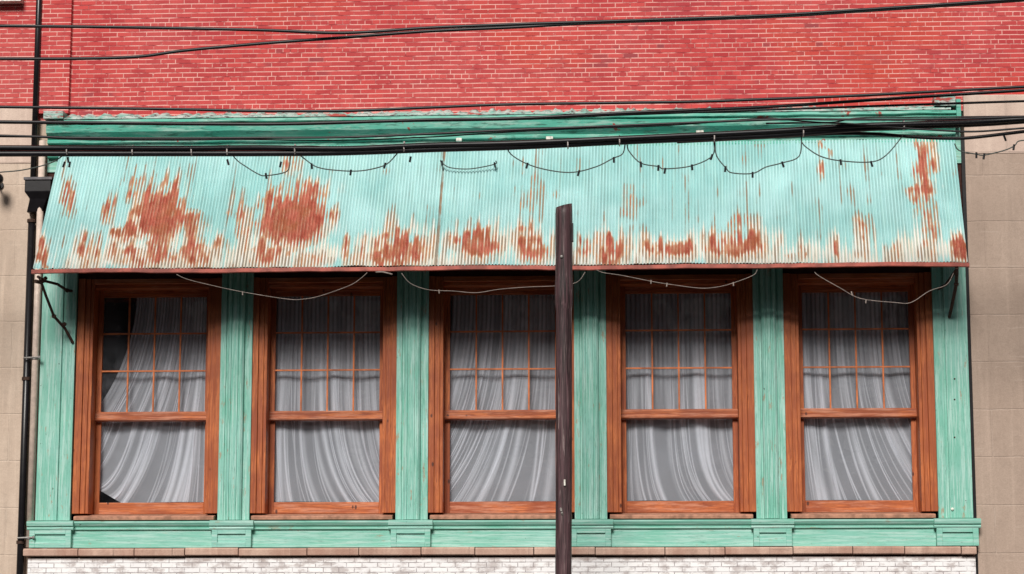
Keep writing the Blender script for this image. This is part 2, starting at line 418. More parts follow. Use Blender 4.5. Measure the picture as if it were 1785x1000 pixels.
TOPB = 8.03
MB().box(-16, 13, .02, .45, Z(TOPB), Z(14)).build('brick_wall', M['brick'], B)
MB().box(at(72, 90).x, at(124, 90).x, -.07, .018, Z(TOPB+.10), Z(14)).build('brick_pilaster', M['brick'], B)
zs = at(0, 188).z
MB().box(-16, XL-.20, -.02, .45, .125, zs-.9).build('stone_wall', M['stoneL'], B, label='beige stone wall left of the downpipe')
MB().box(-16, XL-.20, -.03, .45, zs-.898, zs).build('stone_belt', M['stoneB'], B, label='pale stone belt above the left stone wall')
MB().box(XL-.20, XL, .06, .45, .125, Z(TOPB)).build('recess_wall', M['stoneL'], B, label='narrow beige strip behind the pipes')
zs = at(1740, 166).z
MB().box(XR+.055, 13, -.04, .45, .125, zs-.92).build('stone_wall', M['stoneR'], B, label='taupe stone block wall right of the shopfront')
MB().box(XR+.055, 13, -.05, .45, zs-.918, zs).build('stone_belt', M['stoneB'], B, label='pale stone belt above the right stone wall')
MB().box(XR+.002, XR+.0545, -.02, .45, .13, Z(7.62)).build('gap_shade_strip', M['black'], B)  # black strip stands in for the shade between right pilaster and stone wall
MB().box(XL-.06, XR, -.15, .45, .125, Z(1.18)).build('base_wall', M['wbrick'], B, label='white painted brick below the ledge')
mb = MB(); x = XL-.12; k = 0
while x < XR:
    x2 = min(x+rnd.uniform(.75, 1.05), XR+.02); dz = rnd.uniform(-.008, .008)
    y0 = -.225+rnd.uniform(-.012, .012)
    mb.prof_x([(y0, Z(1.222)+dz), (y0-.005, Z(1.31)+dz), (y0+.02, Z(1.33)+dz), (.1, Z(1.336)), (.1, Z(1.181))], x, x2-.012); x = x2
mb.build('stone_ledge', M['terracotta'], B, bevel=.006)
# dark room behind the shopfront
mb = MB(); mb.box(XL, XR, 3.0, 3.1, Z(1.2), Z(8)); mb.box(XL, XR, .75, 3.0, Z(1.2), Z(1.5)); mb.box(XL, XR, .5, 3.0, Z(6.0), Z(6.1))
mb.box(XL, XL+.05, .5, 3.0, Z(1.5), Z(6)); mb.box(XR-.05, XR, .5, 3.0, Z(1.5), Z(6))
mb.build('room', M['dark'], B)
# frieze over the windows and up behind the awning
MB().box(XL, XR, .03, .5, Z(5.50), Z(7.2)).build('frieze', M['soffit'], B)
MB().box(XL, XR, .005, .45, Z(7.2), Z(TOPB)).build('frieze_board', M['greenh'], B)
# cornice
cz = lambda px, py: at(px, py).z
zt = Z(7.985)
prof = [(.0, zt), (-.24, zt-.01), (-.255, zt-.055), (-.20, zt-.075), (-.225, zt-.10), (-.21, zt-.20), (-.13, zt-.255), (-.10, zt-.29), (-.115, zt-.31), (-.115, zt-.345), (-.06, zt-.36), (-.055, zt-.43), (-.075, zt-.45), (-.075, zt-.56), (-.0, zt-.58)]
CN = MB().prof_x(prof, XL+.02, XR-.09, 60, .006).build('cornice', M['cornice'], B)
mb = MB(); n = 320; zb = zt+.002
vs = []
for i in range(n+1):
    x = XL+.06+(XR-.17-XL-.06)*i/n
    h = .10+.02*math.sin(i*.9)*math.sin(i*.23)+rnd.uniform(-.025, .03)
    vs.append((x, max(.012, h)))
b0 = 0
for x, h in vs:
    mb.v += [(x, -.25, zb), (x, -.235, zb+h*.35), (x, -.05, zb+h), (x, .015, zb+h+.02), (x, .015, zb)]
for i in range(n):
    for k in range(5):
        a = i*5+k; c = i*5+(k+1) % 5
        mb.f.append((a, a+5, c+5, c))
mb.f.append((0, 1, 2, 3, 4)); mb.f.append(tuple(n*5+k for k in (4, 3, 2, 1, 0)))
mb.build('flashing', M['flash'], CN)
MB().box(XR-.42, XR-.10, -.27, .015, zt+.06, zt+.20).build('cornice_block', M['flash'], CN)
MB().box(XR-.088, XR-.02, -.27, .015, zt-.22, zt+.16).build('cornice_end', M['cornice'], CN)
MB().box(XL-.01, XL+.30, -.29, .015, zt+.01, zt+.13).build('cornice_block', M['flash'], CN)
# upper storey window sill at the very top left
p = at(20, 4)
MB().box(p.x-2.2, p.x+.19, -.16, .018, p.z-.02, p.z+.14).build('window_sill', M['whitestone'], B)

# pilasters
ZP0, ZP1 = Z(1.755), Z(5.9)
for i, (c, wd) in enumerate(PIL):
    h = wd/2; mb = MB()
    if i == 5:   pr = [(-h, .02), (-h, -.075), (-h+.13, -.075), (-h+.13, -.055), (-h+.17, -.055), (-h+.17, -.095), (h, -.095), (h, .02)]
    elif i == 0: pr = [(-h, .02), (-h, -.095), (h-.20, -.095), (h-.20, -.055), (h-.15, -.055), (h-.15, -.075), (h, -.075), (h, .02)]
    else:
        pr = [(-h, .02), (-h, -.06), (-h+.085, -.06), (-h+.09, -.035), (-h+.115, -.035), (-h+.12, -.10), (-h+.15, -.125), (-h+.175, -.125), (-h+.18, -.105), (-h+.20, -.105), (-h+.205, -.125), (h-.205, -.125), (h-.20, -.105), (h-.18, -.105), (h-.175, -.125), (h-.15, -.125), (h-.12, -.10), (h-.115, -.035), (h-.09, -.035), (h-.085, -.06), (h, -.06), (h, .02)]
    P = mb.prof_z([(c+a, b) for a, b in pr], ZP0, ZP1).build('pilaster', M['green'], B, bevel=.004)
    # pedestal: sunk panel in a framed block, moulded cap on top
    hw = h+.055; z0, z1 = Z(1.337), Z(1.605); mb = MB()
    mb.box(c-hw, c+hw, -.17, .02, z0, z1)
    t_ = .085
    mb.box(c-hw, c-hw+t_, -.20, -.1702, z0+.001, z1-.001); mb.box(c+hw-t_, c+hw, -.20, -.1702, z0+.001, z1-.001)
    mb.box(c-hw+t_+.0005, c+hw-t_-.0005, -.20, -.1702, z1-.065, z1-.001); mb.box(c-hw+t_+.0005, c+hw-t_-.0005, -.20, -.1702, z0+.001, z0+.075)
    mb.build('pedestal', M['greenh'], P, bevel=.004)
    zc = Z(1.6055)
    MB().prof_x([(.02, zc), (-.205, zc), (-.215, zc+.02), (-.205, zc+.045), (-.235, zc+.06), (-.245, zc+.10), (-.245, zc+.125), (-.18, zc+.14), (.02, zc+.148)], c-hw-.035, c+hw+.035).build('pedestal_cap', M['greenh'], P)

for py in (660, 696, 762):
    p = at(1664, py, -.097); MB().lathe(p, [(.004, -.008), (.013, -.004), (.013, .01)], 8, 'y').build('screw_head', M['rustiron'], P)
p = at(1660, 887, -.097); MB().lathe(p, [(.006, -.03), (.022, -.02), (.022, .01)], 8, 'y').build('screw_head', M['whitestone'], P)

# aprons between the pedestals
for i in range(5):
    x0 = PIL[i][0]+PIL[i][1]/2+.057; x1 = PIL[i+1][0]-PIL[i+1][1]/2-.057
    A = MB().box(x0, x1, -.10, .02, Z(1.338), Z(1.60)).build('apron', M['greenh'], B)
    zc = Z(1.601)
    MB().prof_x([(.02, zc), (-.115, zc), (-.135, zc+.012), (-.135, zc+.028), (-.115, zc+.032), (-.12, zc+.05), (-.15, zc+.07), (-.175, zc+.11), (-.175, zc+.135), (.02, zc+.148)], x0+.0, x1-.0).build('apron_moulding', M['greenh'], A)
    MB().box(x0+.002, x1-.002, -.112, -.1005, Z(1.3385), Z(1.372)).build('apron_bead', M['greenh'], A)

# windows: cased opening 2.27 m wide, sashes set back .36 m
YG = .36
for i, c in enumerate(WIN):
    hw = 1.135; io = .895; mb = MB()
    zb, zt_ = Z(1.86), Z(5.50)
    for s in (-1, 1):       # casing: two stepped boards, reveal behind
        xo, xm, xi = c+s*hw, c+s*(hw-.11), c+s*io
        mb.box(min(xo, xm), max(xo, xm), -.022, .30, zb, zt_)
        mb.box(min(xm-s*.0008, xi+s*.05), max(xm-s*.0008, xi+s*.05), .012, .30, zb+.001, zt_-.001)
        mb.box(min(xi+s*.049, xi), max(xi+s*.049, xi), .03, .50, zb+.002, zt_-.002)
    mb.cut = len(mb.f)
    mb.box(c-io+.001, c+io-.001, .02, .50, Z(5.42), Z(5.498)); mb.box(c-io+.0015, c+io-.0015, .10, .50, Z(5.36), Z(5.4195))
    W = mb.build('window', [M['wood'], M['woodh']], B, bevel=.006)
    # sloped sill
    MB().prof_x([(-.02, Z(1.752)), (-.145, Z(1.755)), (-.15, Z(1.80)), (-.13, Z(1.815)), (.38, Z(1.868)), (.5, Z(1.868)), (.5, Z(1.752))], c-hw+.06, c+hw-.06).build('sill', M['sill'], W, bevel=.005)
    gw = .815; gx0, gx1 = c-gw, c+gw          # glass half width
    # upper sash (front), 4 x 3 panes
    z0, z1 = Z(3.455), Z(5.255); yu = YG
    mb = MB()
    mb.box(c-io+.002, gx0, yu-.03, yu+.03, Z(3.31), Z(5.359)); mb.box(gx1, c+io-.002, yu-.03, yu+.03, Z(3.31), Z(5.359))
    mb.cut = len(mb.f)
    mb.box(gx0+.0005, gx1-.0005, yu-.029, yu+.03, z1, Z(5.3585))
    mb.prof_x([(yu-.028, z0-.0), (yu-.04, z0-.02), (yu-.04, z0-.09), (yu-.062, z0-.105), (yu-.062, z0-.135), (yu-.03, z0-.15), (yu+.03, z0-.15), (yu+.03, z0)], c-io-.02, c+io+.02)
    mb.build('upper_sash', [M['wood'], M['woodh']], W, bevel=.003)
    mb = MB()
    for k in range(1, 4):
        xk = gx0+(gx1-gx0)*k/4; mb.box(xk-.012, xk+.012, yu-.018, yu+.02, z0, z1)
    for q in (4.68, 4.092):
        mb.box(gx0, gx1, yu-.0195, yu+.0185, Z(q)-.0115, Z(q)+.0115)
    mb.build('muntin', M['muntin'], W)
    MB().box(gx0-.01, gx1+.01, yu+.003, yu+.008, z0-.01, z1+.01).build('upper_pane', M['glass'], W)
    # lower sash (behind)
    yl = YG+.06; z0, z1 = Z(2.05), Z(3.30); mb = MB()
    mb.box(c-io+.002, gx0-.0, yl-.025, yl+.03, Z(1.872), Z(3.3)); mb.box(gx1, c+io-.002, yl-.025, yl+.03, Z(1.872), Z(3.3))
    mb.cut = len(mb.f)
    mb.box(gx0+.0005, gx1-.0005, yl-.032, yl+.03, Z(1.873), z0); mb.build('lower_sash', [M['wood'], M['woodh']], W, bevel=.004)
    MB().box(gx0-.01, gx1+.01, yl+.003, yl+.008, z0-.01, z1+.01).build('lower_pane', M['glass'], W)

# ------------------------------------------------------------------ far side of the street, mirrored in the panes
OB = empty('street_building', (0, -48, 0), 'long dark brick building across the street, seen only mirrored in panes', 'building')
MB().box(-70, 70, -60, -48, -.02, 21).build('wall', m_plain('sooty_brick', (.075, .055, .05), .9, .1, 0, .3, .5), OB)
for k in range(22):
    for q in range(3):
        x = -64+k*6; MB().box(x, x+2.2, -47.999, -47.95, 3.5+q*4.6, 6.2+q*4.6).build('window', M['whitestone'] if (k+q) % 3 else M['steel'], OB)
# ------------------------------------------------------------------ curtains
def curtain(i, c, a_left, sweep, pw, seed, label, nt=15, hem=0.0, stretch=0.0):
    rs = np.random.RandomState(seed)
    NU, NV = 460, 90
    W_ = 1.76; x0 = c-W_/2
    t = np.linspace(0, 1, NU)[None, :]; v = np.linspace(0, 1, NV)[:, None]
    edge = np.clip(v*1.65, 0, 1)**1.9        # the gathered left edge spreads out again further down
    x = (a_left+(1-a_left)*t)*(1-edge)+t*edge
    g = .18*v**2+.82*v**pw
    hold = (1-t**2.2) if sweep < 0 else (1-(1-t)**2.2)     # the far edge stays put, the folds between swing over
    x = np.clip(x+sweep*g*hold, -.01, 1.01)
    ph = np.cumsum(rs.uniform(.5, 1.6, NU)); ph = ph/ph[-1]
    head = np.abs(np.sin(np.pi*25*(.35*ph[None, :]+.65*t)))**.7
    low = np.zeros((NV, NU)); gath = np.zeros((NV, NU))
    for k in range(nt*3):
        c0 = rs.uniform(-.05, 1.35 if sweep < 0 else 1.05)-(.3 if sweep > 0 else 0)*rs.rand()
        wd = rs.choice([.0022, .003, .004, .005, .007, .016]); am = rs.uniform(.45, 1.25)
        wv = wd*(1+.8*(1-v))
        gg = am*np.exp(-((t-c0-.02*np.sin(3*v+k))/wv)**2)*np.clip(.35+1.2*np.abs(np.sin(k*1.7+2.2*v)), 0, 1)
        low = low+.012*gg; gath = np.maximum(gath, gg)
    low = low+.025*np.sin(2*np.pi*(2.3*t+rs.rand()))
    mixv = np.clip((v-.08)/.50, 0, 1)
    y = .53-(.024*head*(1-mixv)+low*(.25+.75*mixv)*(1-.15*v))
    gath = np.clip(gath*(.25+.75*mixv)+1.15*(1-mixv)*head**2.2*(.65+.35*np.sin(40*ph[None, :])), 0, 1)
    zt_, zb_ = Z(5.34), Z(2.06)
    z = zt_+(zb_-zt_)*v+hem*np.clip(1-x/.22, 0, 1)*v**8+.006*np.sin(9*t)*v+0*x
    P = np.stack([x0+W_*x, y+0*x, z+0*x], -1).reshape(-1, 3)
    idx = np.arange(NU*NV).reshape(NV, NU)
    F = np.stack([idx[:-1, :-1], idx[:-1, 1:], idx[1:, 1:], idx[1:, :-1]], -1).reshape(-1, 4)
    me = bpy.data.meshes.new('curtain'); me.from_pydata(P.tolist(), [], F.tolist()); me.materials.append(M['sheer'])
    me.polygons.foreach_set('use_smooth', [True]*len(F))
    ga = me.color_attributes.new('gather', 'FLOAT_COLOR', 'POINT')
    q = gath.ravel(); ga.data.foreach_set('color', np.stack([q, q, q, np.ones_like(q)], -1).ravel().astype(np.float32))
    o = bpy.data.objects.new('curtain', me); COL.objects.link(o)
    tag(o, label, 'curtain', 'sheer curtains behind the sash windows')
curtain(0, WIN[0], .31, -.48, 4, 3, 'sheer curtain drawn off the left panes, behind the leftmost window', 22, .22, .35)
curtain(1, WIN[1], .03, .34, 6, 11, 'sheer curtain with folds fanning right, second window from the left', 17, 0, .3)
curtain(2, WIN[2], .05, -.60, 3.2, 21, 'sheer curtain sweeping left in arcs, window half behind the pole', 22, 0, .2)
curtain(3, WIN[3], .0, .24, 9, 33, 'sheer curtain with straight broad folds, in the window just right of the pole', 16, 0, .2)
curtain(4, WIN[4], .0, .55, 3.2, 44, 'sheer curtain with folds sweeping to the lower right, rightmost window', 21, 0, .2)

# ------------------------------------------------------------------ awning
AT0, AT1 = at(108, 268), at(1662, 236)
YF = -1.12
AB0, AB1 = at(58, 468, YF), at(1687, 462, YF)
ztop = Z(7.56); zbot = (AB0.z+AB1.z)/2
AW = empty('corrugated_awning', ((AT0.x+AT1.x)/2, 0, zbot), 'rust streaked pale turquoise corrugated iron awning over the five windows', 'awning')
def vnoise(u, v, su, sv, seed):
    rs = np.random.RandomState(seed); g = rs.rand(int(sv)+3, int(su)+3)
    a = u*su; b = v*sv; i = a.astype(int); j = b.astype(int); fa = a-i; fb = b-j
    fa = fa*fa*(3-2*fa); fb = fb*fb*(3-2*fb)
    return (g[j, i]*(1-fa)+g[j, i+1]*fa)*(1-fb)+(g[j+1, i]*(1-fa)+g[j+1, i+1]*fa)*fb
NC, PER, NR = 284, 6, 110
NX = NC*PER+1
u = np.linspace(0, 1, NX)[None, :]+np.zeros((NR, 1)); v = np.linspace(0, 1, NR)[:, None]+np.zeros((1, NX))
xa = (AT0.x+(AT1.x-AT0.x)*u)*(1-v)+(AB0.x+(AB1.x-AB0.x)*u)*v
zlow = zbot+.02+.012*vnoise(u, v*0, 40, 1, 5)+np.where(u < .655, 0, .03)*0
ya = -.06+(YF+.06)*v; za = ztop+(zlow-ztop)*v
sl = math.hypot(YF, ztop-zbot); nrm = (-(ztop-zbot)/sl, -YF/sl)      # outward: (-y, +z)
ny, nz = -(ztop-zbot)/sl, abs(YF)/sl
wavep = np.cos(2*np.pi*u*NC)
amp = .014
off = amp*wavep+.03*(vnoise(u, v, 14, 3, 8)-.5)+.02*(vnoise(u, v, 60, 3, 9)-.5)*v
for seam in (.155, .43, .648, .82):             # overlap of neighbouring sheets
    off = off+np.where((u > seam) & (u < seam+.004), .010, 0)
Pp = np.stack([xa, ya+ny*off, za+nz*off], -1).reshape(-1, 3)
# wear painted where the photograph shows rust
pxs = (108-50*v)+((1662+25*v)-(108-50*v))*u; pys = (268-32*u)*(1-v)+(468-6*u)*v
rust = np.zeros_like(u)
PAT = [(280,378,36,48,1.15),(285,340,22,18,.8),(225,410,22,15,.85),(190,372,13,22,.7),(240,335,28,28,.55),(332,400,15,32,.65),(345,442,32,26,.8),(250,447,60,20,.7),(160,442,20,28,.6),
 (515,387,52,36,1.25),(530,342,44,17,.8),(478,365,22,34,.75),(515,285,16,24,.62),(470,442,26,22,.8),(540,452,70,14,.5),(425,380,12,40,.5),(395,440,18,24,.5),
 (705,437,44,28,.95),(625,442,24,22,.6),(840,428,34,26,1.0),(935,432,28,26,.85),(1070,438,30,24,.85),(1150,442,20,16,.7),(1195,437,28,16,.9),(1285,433,48,22,.9),(1275,405,36,24,.55),
 (670,452,7,14,1.1),(1610,282,18,46,.85),(1620,325,13,17,.95),(1600,345,9,30,.6),(1622,395,14,60,.5),(1442,272,6,44,.6),(1461,440,4,22,.95),(1510,425,14,52,.42),(1672,440,16,24,.9),
 (117,350,9,34,.62),(75,445,8,24,.85),(1110,352,16,40,.42),(940,350,24,50,.38),(1025,435,12,22,.6),(1400,448,20,10,.6),(1560,448,14,14,.6)]
nz1 = vnoise(u, v, 120, 20, 1); nz2 = vnoise(u, v, 300, 9, 2); nz3 = vnoise(u, v, 34, 9, 3); nz4 = vnoise(u, v, 284, 5, 4); nz5 = vnoise(u, v, 568, 16, 6); nz6 = vnoise(u, v, 60, 14, 7)
sst = lambda x, a, b: np.clip((x-a)/(b-a), 0, 1)**2*(3-2*np.clip((x-a)/(b-a), 0, 1))
wx = (nz3-.5)*22+(nz1-.5)*12; wy = (nz4-.5)*30
field = np.zeros_like(u); halo = np.zeros_like(u)
for cx_, cy_, rx_, ry_, s_ in PAT:
    d = np.sqrt(((pxs+wx*.6-cx_)/rx_)**2+((pys+wy*.7-cy_)/ry_)**2)
    field = np.maximum(field, s_*np.clip(1.72-d*.95, 0, 1.15))
    halo = np.maximum(halo, min(1, s_)*np.clip(1.75-d*.72, 0, 1))
bottom = np.clip((v-.60-.16*(vnoise(u, v*0, 90, 1, 31)-.5)-.14*(vnoise(u, v*0, 284, 1, 32)-.5))/.38, 0, 1)
valley = np.clip(-wavep*.75+.25, 0, 1)
ridge = 1-valley
core = sst(field+(nz4-.5)*.6+(nz1-.5)*.35+(nz6-.5)*.3+(nz5-.5)*.35+(valley-.5)*.22, .55, 1.0)
stripe = sst(field*1.05+(nz4-.5)*.95+(nz6-.5)*.45, .20, .62)*(.25+.75*valley)
rust = np.clip(core*(.62+.38*nz5)+.15*stripe, 0, 1)
pale = np.clip(.72*halo*(.35+.9*nz4)*(.35+.65*ridge)+.95*bottom**1.6*(.40+.75*nz3)*(.6+.4*ridge)+.30*(nz3-.45)+.5*(nz4-.5)*np.maximum(bottom, .6*halo), 0, 1)
streak = np.clip((nz4-.35)*1.9, 0, 1)*np.clip((vnoise(u, v, 70, 4, 15)-.25)*1.9, 0, 1)
drip = sst(vnoise(u, v, 284, 2, 25), .60, .86)*sst(vnoise(u, v, 24, 3, 26), .36, .62)
dirt = np.clip(.85*stripe+valley*(.34+.4*bottom+.45*halo)*(.28+streak)+.75*drip*(.4+.6*valley)*(.4+.6*nz5), 0, 1)
seam_c = 783-15*v
dirt = np.maximum(dirt, .85*np.clip(1.6-np.abs(pxs-seam_c)/2.6, 0, 1)*(.6+.5*nz1))
grime = np.clip(valley*(.55+.6*(nz4-.3)+.35*(nz3-.5)), 0, 1)
idx = np.arange(NX*NR).reshape(NR, NX)
Ff = np.stack([idx[:-1, :-1], idx[1:, :-1], idx[1:, 1:], idx[:-1, 1:]], -1).reshape(-1, 4)
me = bpy.data.meshes.new('iron_sheet')
Pl = Pp-np.array(AW.location)
me.vertices.add(len(Pl)); me.vertices.foreach_set('co', Pl.ravel().astype(np.float32))
me.loops.add(Ff.size); me.loops.foreach_set('vertex_index', Ff.ravel().astype(np.int32))
me.polygons.add(len(Ff)); me.polygons.foreach_set('loop_start', np.arange(0, Ff.size, 4, dtype=np.int32))
me.polygons.foreach_set('use_smooth', np.ones(len(Ff), dtype=bool))
me.update(calc_edges=True); me.validate()
at_ = me.color_attributes.new('wear', 'FLOAT_COLOR', 'POINT')
at_.data.foreach_set('color', np.stack([rust, pale, dirt, grime], -1).ravel().astype(np.float32))
me.materials.append(M['awning'])
sh = bpy.data.objects.new('iron_sheet', me); COL.objects.link(sh); sh.parent = AW
# front rail: an angle iron slightly wavy along its length
mb = MB(); n = 70
b = 0
for i in range(n+1):
    f = i/n; x = AB0.x-.02+(AB1.x-AB0.x+.04)*f; zz = zbot+.012*math.sin(f*23)*math.sin(f*7+1)+.004*rnd.uniform(-1, 1)
    mb.v += [(x, YF-.03, zz+.012), (x, YF-.035, zz-.045), (x, YF+.02, zz-.05), (x, YF+.02, zz-.04), (x, YF-.02, zz-.035), (x, YF-.015, zz+.012)]
for i in range(n):
    for k in range(6):
        a = i*6+k; c = i*6+(k+1) % 6; mb.f.append((a, a+6, c+6, c))
mb.f += [tuple(range(6)), tuple(n*6+k for k in reversed(range(6)))]
mb.build('front_rail', M['trim'], AW)
# rafters and purlin beneath the sheet
for i in range(7):
    f = i/6; x = AB0.x+.25+(AB1.x-AB0.x-.5)*f
    MB().tube([(x, -.12, ztop-.22), (x, YF+.09, zbot-.02)], .03, 6, False).build('rafter', M['soffit'], AW)
MB().tube([(AB0.x+.1, YF*.5, (ztop+zbot)/2-.17), (AB1.x-.1, YF*.5, (ztop+zbot)/2-.17)], .03, 6, False).build('purlin', M['soffit'], AW)
# bent braces at both ends
def brace(pts, knots, r=.022):
    mb = MB(); mb.tube(pts, r, 8, False)
    for p in knots: mb.lathe(p, [(.005, -.035), (.035, -.018), (.038, .018), (.005, .035)], 8)
    mb.build('brace', M['rustiron'], AW)
p1, p2, p3, p4 = at(66, 482, YF), at(76, 489, -.95), at(117, 506, -.2), at(125, 507, -.09)
brace([p1, p2, at(100, 495, -.5), p3, p4], [p2, p3])
q = [at(70, 486, YF+.02), at(80, 515, -.85), at(94, 551, -.5), at(113, 572, -.25), at(127, 597, -.085)]
brace(q, [q[2], at(112, 565, -.26)])
brace([at(62, 490, YF), at(72, 492, -1.0), at(80, 484, -.9)], [], .03)
q = [at(1668, 466, YF), at(1667, 495, -.8), at(1662, 520, -.5), at(1655, 552, -.11)]
brace(q, [q[1]], .026)
brace([at(1667, 470, YF+.05), at(1648, 497, -.5), at(1636, 503, -.10)], [])

# ------------------------------------------------------------------ downpipe and conduit
YD = -.10
dx = at(58, 300, YD).x
zh = at(60, 345, YD).z
DP = empty('downpipe', (dx, YD, .125), 'black iron downpipe with square hopper head at left edge of shopfront', 'downpipe')
xt = at(67, 100, YD).x; xb = at(48, 700, YD).x
MB().tube([(dx, YD, Z(12)), (dx, YD, zh+.2)], .047, 12, False).build('upper_pipe', M['black'], DP, True)
MB().tube([(dx, YD, zh-.35), (dx, YD, .13)], .055, 12, False).build('lower_pipe', M['black'], DP, True)
h0, h1 = at(49, 318, YD), at(95, 318, YD); zb_ = at(70, 371, YD).z; zm = at(70, 338, YD).z
mb = MB(); prs = [(h0.x, h1.x, -.30, h0.z), (h0.x, h1.x, -.30, zm), (h0.x+.07, h1.x-.07, -.24, zm-.10), (dx-.065, dx+.18, -.18, zb_)]
for x0, x1, y0, z in prs: mb.v += [(x0, y0, z), (x1, y0, z), (x1, -.03, z), (x0, -.03, z)]
for i in range(3):
    for k in range(4):
        a = i*4+k; c = i*4+(k+1) % 4; mb.f.append((a, a+4, c+4, c))
mb.f += [(0, 1, 2, 3), (15, 14, 13, 12)]
HP = mb.build('hopper', M['black'], DP, bevel=.012)
MB().box(h0.x-.015, h1.x+.015, -.32, -.02, h0.z+.001, h0.z+.045).build('hopper_rim', m_plain('grey_iron', (.13, .12, .13), .5), HP, bevel=.006)
for py in (385, 660, 945):
    z = at(50, py, YD).z
    MB().lathe((dx, YD, z), [(.056, -.025), (.07, -.025), (.07, .025), (.056, .025)], 14).build('pipe_clip', M['rustiron'], DP)
cx0 = at(59, 700, -.15).x
CO = empty('conduit', (cx0, -.15, .13), 'beige painted pipe clipped upright beside the black downpipe', 'pipe')
MB().tube([(cx0, -.15, zh+.9), (cx0, -.15, Z(1.345))], .052, 12, False).build('pipe', M['beigepipe'], CO, True)
for py in (625, 938):
    z = at(60, py, -.1).z; mb = MB()
    mb.lathe((cx0, -.15, z), [(.053, -.018), (.066, -.018), (.066, .018), (.053, .018)], 14)
    mb.tube([(cx0-.17, -.205, z), (cx0+.09, -.215, z+.01)], .013, 6, False); mb.lathe((cx0+.08, -.22, z+.01), [(.004, -.022), (.022, -.015), (.022, .015), (.004, .022)], 8)
    mb.build('pipe_clip', M['steel'], CO)

# ------------------------------------------------------------------ lamp at the left edge
LP = at(-3, 313, -.35)
WL = empty('wall_lamp', (LP.x, 0, LP.z), 'small black round lamp on the beige stone wall at left edge', 'lamp')
MB().lathe((LP.x, -.37, LP.z), [(.02, -.12), (.085, -.10), (.095, -.02), (.07, .06), (.02, .10)], 16, 'y').build('lamp_shade', M['black'], WL, True)
MB().tube([(LP.x, -.28, LP.z), (LP.x-.05, -.15, LP.z-.05), (LP.x-.06, -.03, LP.z-.02)], .018, 8).build('lamp_arm', M['black'], WL, True)
MB().lathe((LP.x-.06, -.045, LP.z-.02), [(.06, -.01), (.06, .012)], 14, 'y').build('wall_plate', M['black'], WL)

# ------------------------------------------------------------------ utility pole
YP = -3.2
pt = at(983, 358, YP); pb = at(983.5, 1000, YP)
PO = empty('utility_pole', (pt.x, YP, .125), 'cut off dark weathered wooden pole standing before the middle window', 'pole')
rs = np.random.RandomState(5); mb = MB(); n = 28; m = 60; b = 0
rad = .5*30/F_PX*(DIST+YP)
for j in range(m+1):
    f = j/m; z = pt.z+(0.125-pt.z)*f
    zz = pt.z-z
    for k in range(n):
        a = 2*math.pi*k/n
        rr = rad*(1+.035*math.sin(3*a+zz*.7)+.02*math.sin(7*a-zz*1.3)+.02*rs.uniform(-1, 1)*.5)
        if j == 0: rr *= .94
        if 1.0 < zz < 1.42: rr *= 1.07
        if zz > 1.42: rr *= .93+.01*zz*.3
        mb.v.append((pt.x+rr*math.cos(a)-.012*zz*.4, YP+rr*math.sin(a), z+(.03*math.sin(a*1+1.2) if j == 0 else 0)))
for j in range(m):
    for k in range(n):
        k2 = (k+1) % n; mb.f.append((j*n+k, j*n+k2, (j+1)*n+k2, (j+1)*n+k))
mb.f += [tuple(range(n)), tuple(m*n+k for k in reversed(range(n)))]
mb.build('shaft', M['pole'], PO, True)
c_ = at(998, 405, YP); MB().box(c_.x-.05, c_.x+.012, YP-.03, YP+.05, at(998, 421, YP).z, at(998, 389, YP).z).build('bracket', M['black'], PO, bevel=.005)
yfr = YP-rad-.004
t0 = at(984, 841, yfr)
MB().box(t0.x-.010, t0.x+.014, yfr-.012, yfr+.03, t0.z-.042, t0.z+.042).build('tag', M['whitestone'], PO, bevel=.004)
t0 = at(979, 447, yfr); MB().lathe(t0, [(.005, -.02), (.02, -.012), (.02, .03)], 10, 'y').build('bolt', M['steel'], PO)
t0 = at(979, 892, yfr); MB().tube([t0+Vector((-.012, .03, .05)), t0+Vector((0, -.012, .0)), t0+Vector((.015, .03, -.05))], .016, 8).build('hook', M['steel'], PO)
t0 = [at(966, 520, YP-.05), at(970, 527, YP-.10)]

# ------------------------------------------------------------------ overhead cables
YC = -3.7
def ext(pts, Y, left=True):
    P = [at(x, y, Y) for x, y in pts]
    d0 = (P[0]-P[1]).normalized(); d1 = (P[-1]-P[-2]).normalized()
    A = [P[0]+d0*q for q in (18, 12, 7, 4, 2, .8)] if left else []
    return A+P+[P[-1]+d1*q for q in (.8, 2, 4, 7, 12, 18)]
def cable(pts, r, Y, label, left=True):
    o = MB().tube(ext(pts, Y, left), r, 8, True, 8).build('cable', M['cable'], None, True)
    tag(o, label, 'cable', 'overhead cables in front of the facade')
cable([(0,45),(200,47),(450,52),(600,57),(750,48),(900,42),(1100,35.5),(1335,27),(1500,17),(1740,1)], .023, -3.9, 'upper of two black cables crossing in front of the red brick')
cable([(0,102),(130,102),(240,98.5),(320,88),(450,76),(600,65),(750,54),(900,47),(1050,39),(1335,29),(1500,19),(1740,3)], .023, -3.8, 'black cable that rises from the left to join the topmost cable on the brick')
cable([(0,186),(300,190),(450,193),(600,193),(750,187),(900,181.5),(1200,177),(1335,172.5),(1500,166),(1785,151)], .021, -3.9, 'black cable along the bottom of the brick just above the green cornice')
cable([(0,212),(200,214),(450,216),(600,213),(750,208.5),(900,206),(1100,196),(1335,186),(1550,172),(1785,157)], .023, -3.8, 'black cable over the cornice flashing that climbs to the right edge')
cable([(0,213.5),(450,217),(700,211),(900,207.5),(1050,201),(1200,195.5),(1335,191),(1600,182),(1785,176)], .017, -3.7, 'thin black cable lying across the pale stone at right of the cornice')
cable([(0,236),(70,238),(130,240),(300,241),(450,240),(600,239),(750,233),(900,226),(1050,220),(1350,208),(1450,208),(1600,208),(1700,206),(1785,203)], .017, -3.7, 'thin kinked black cable across the middle of the green cornice')
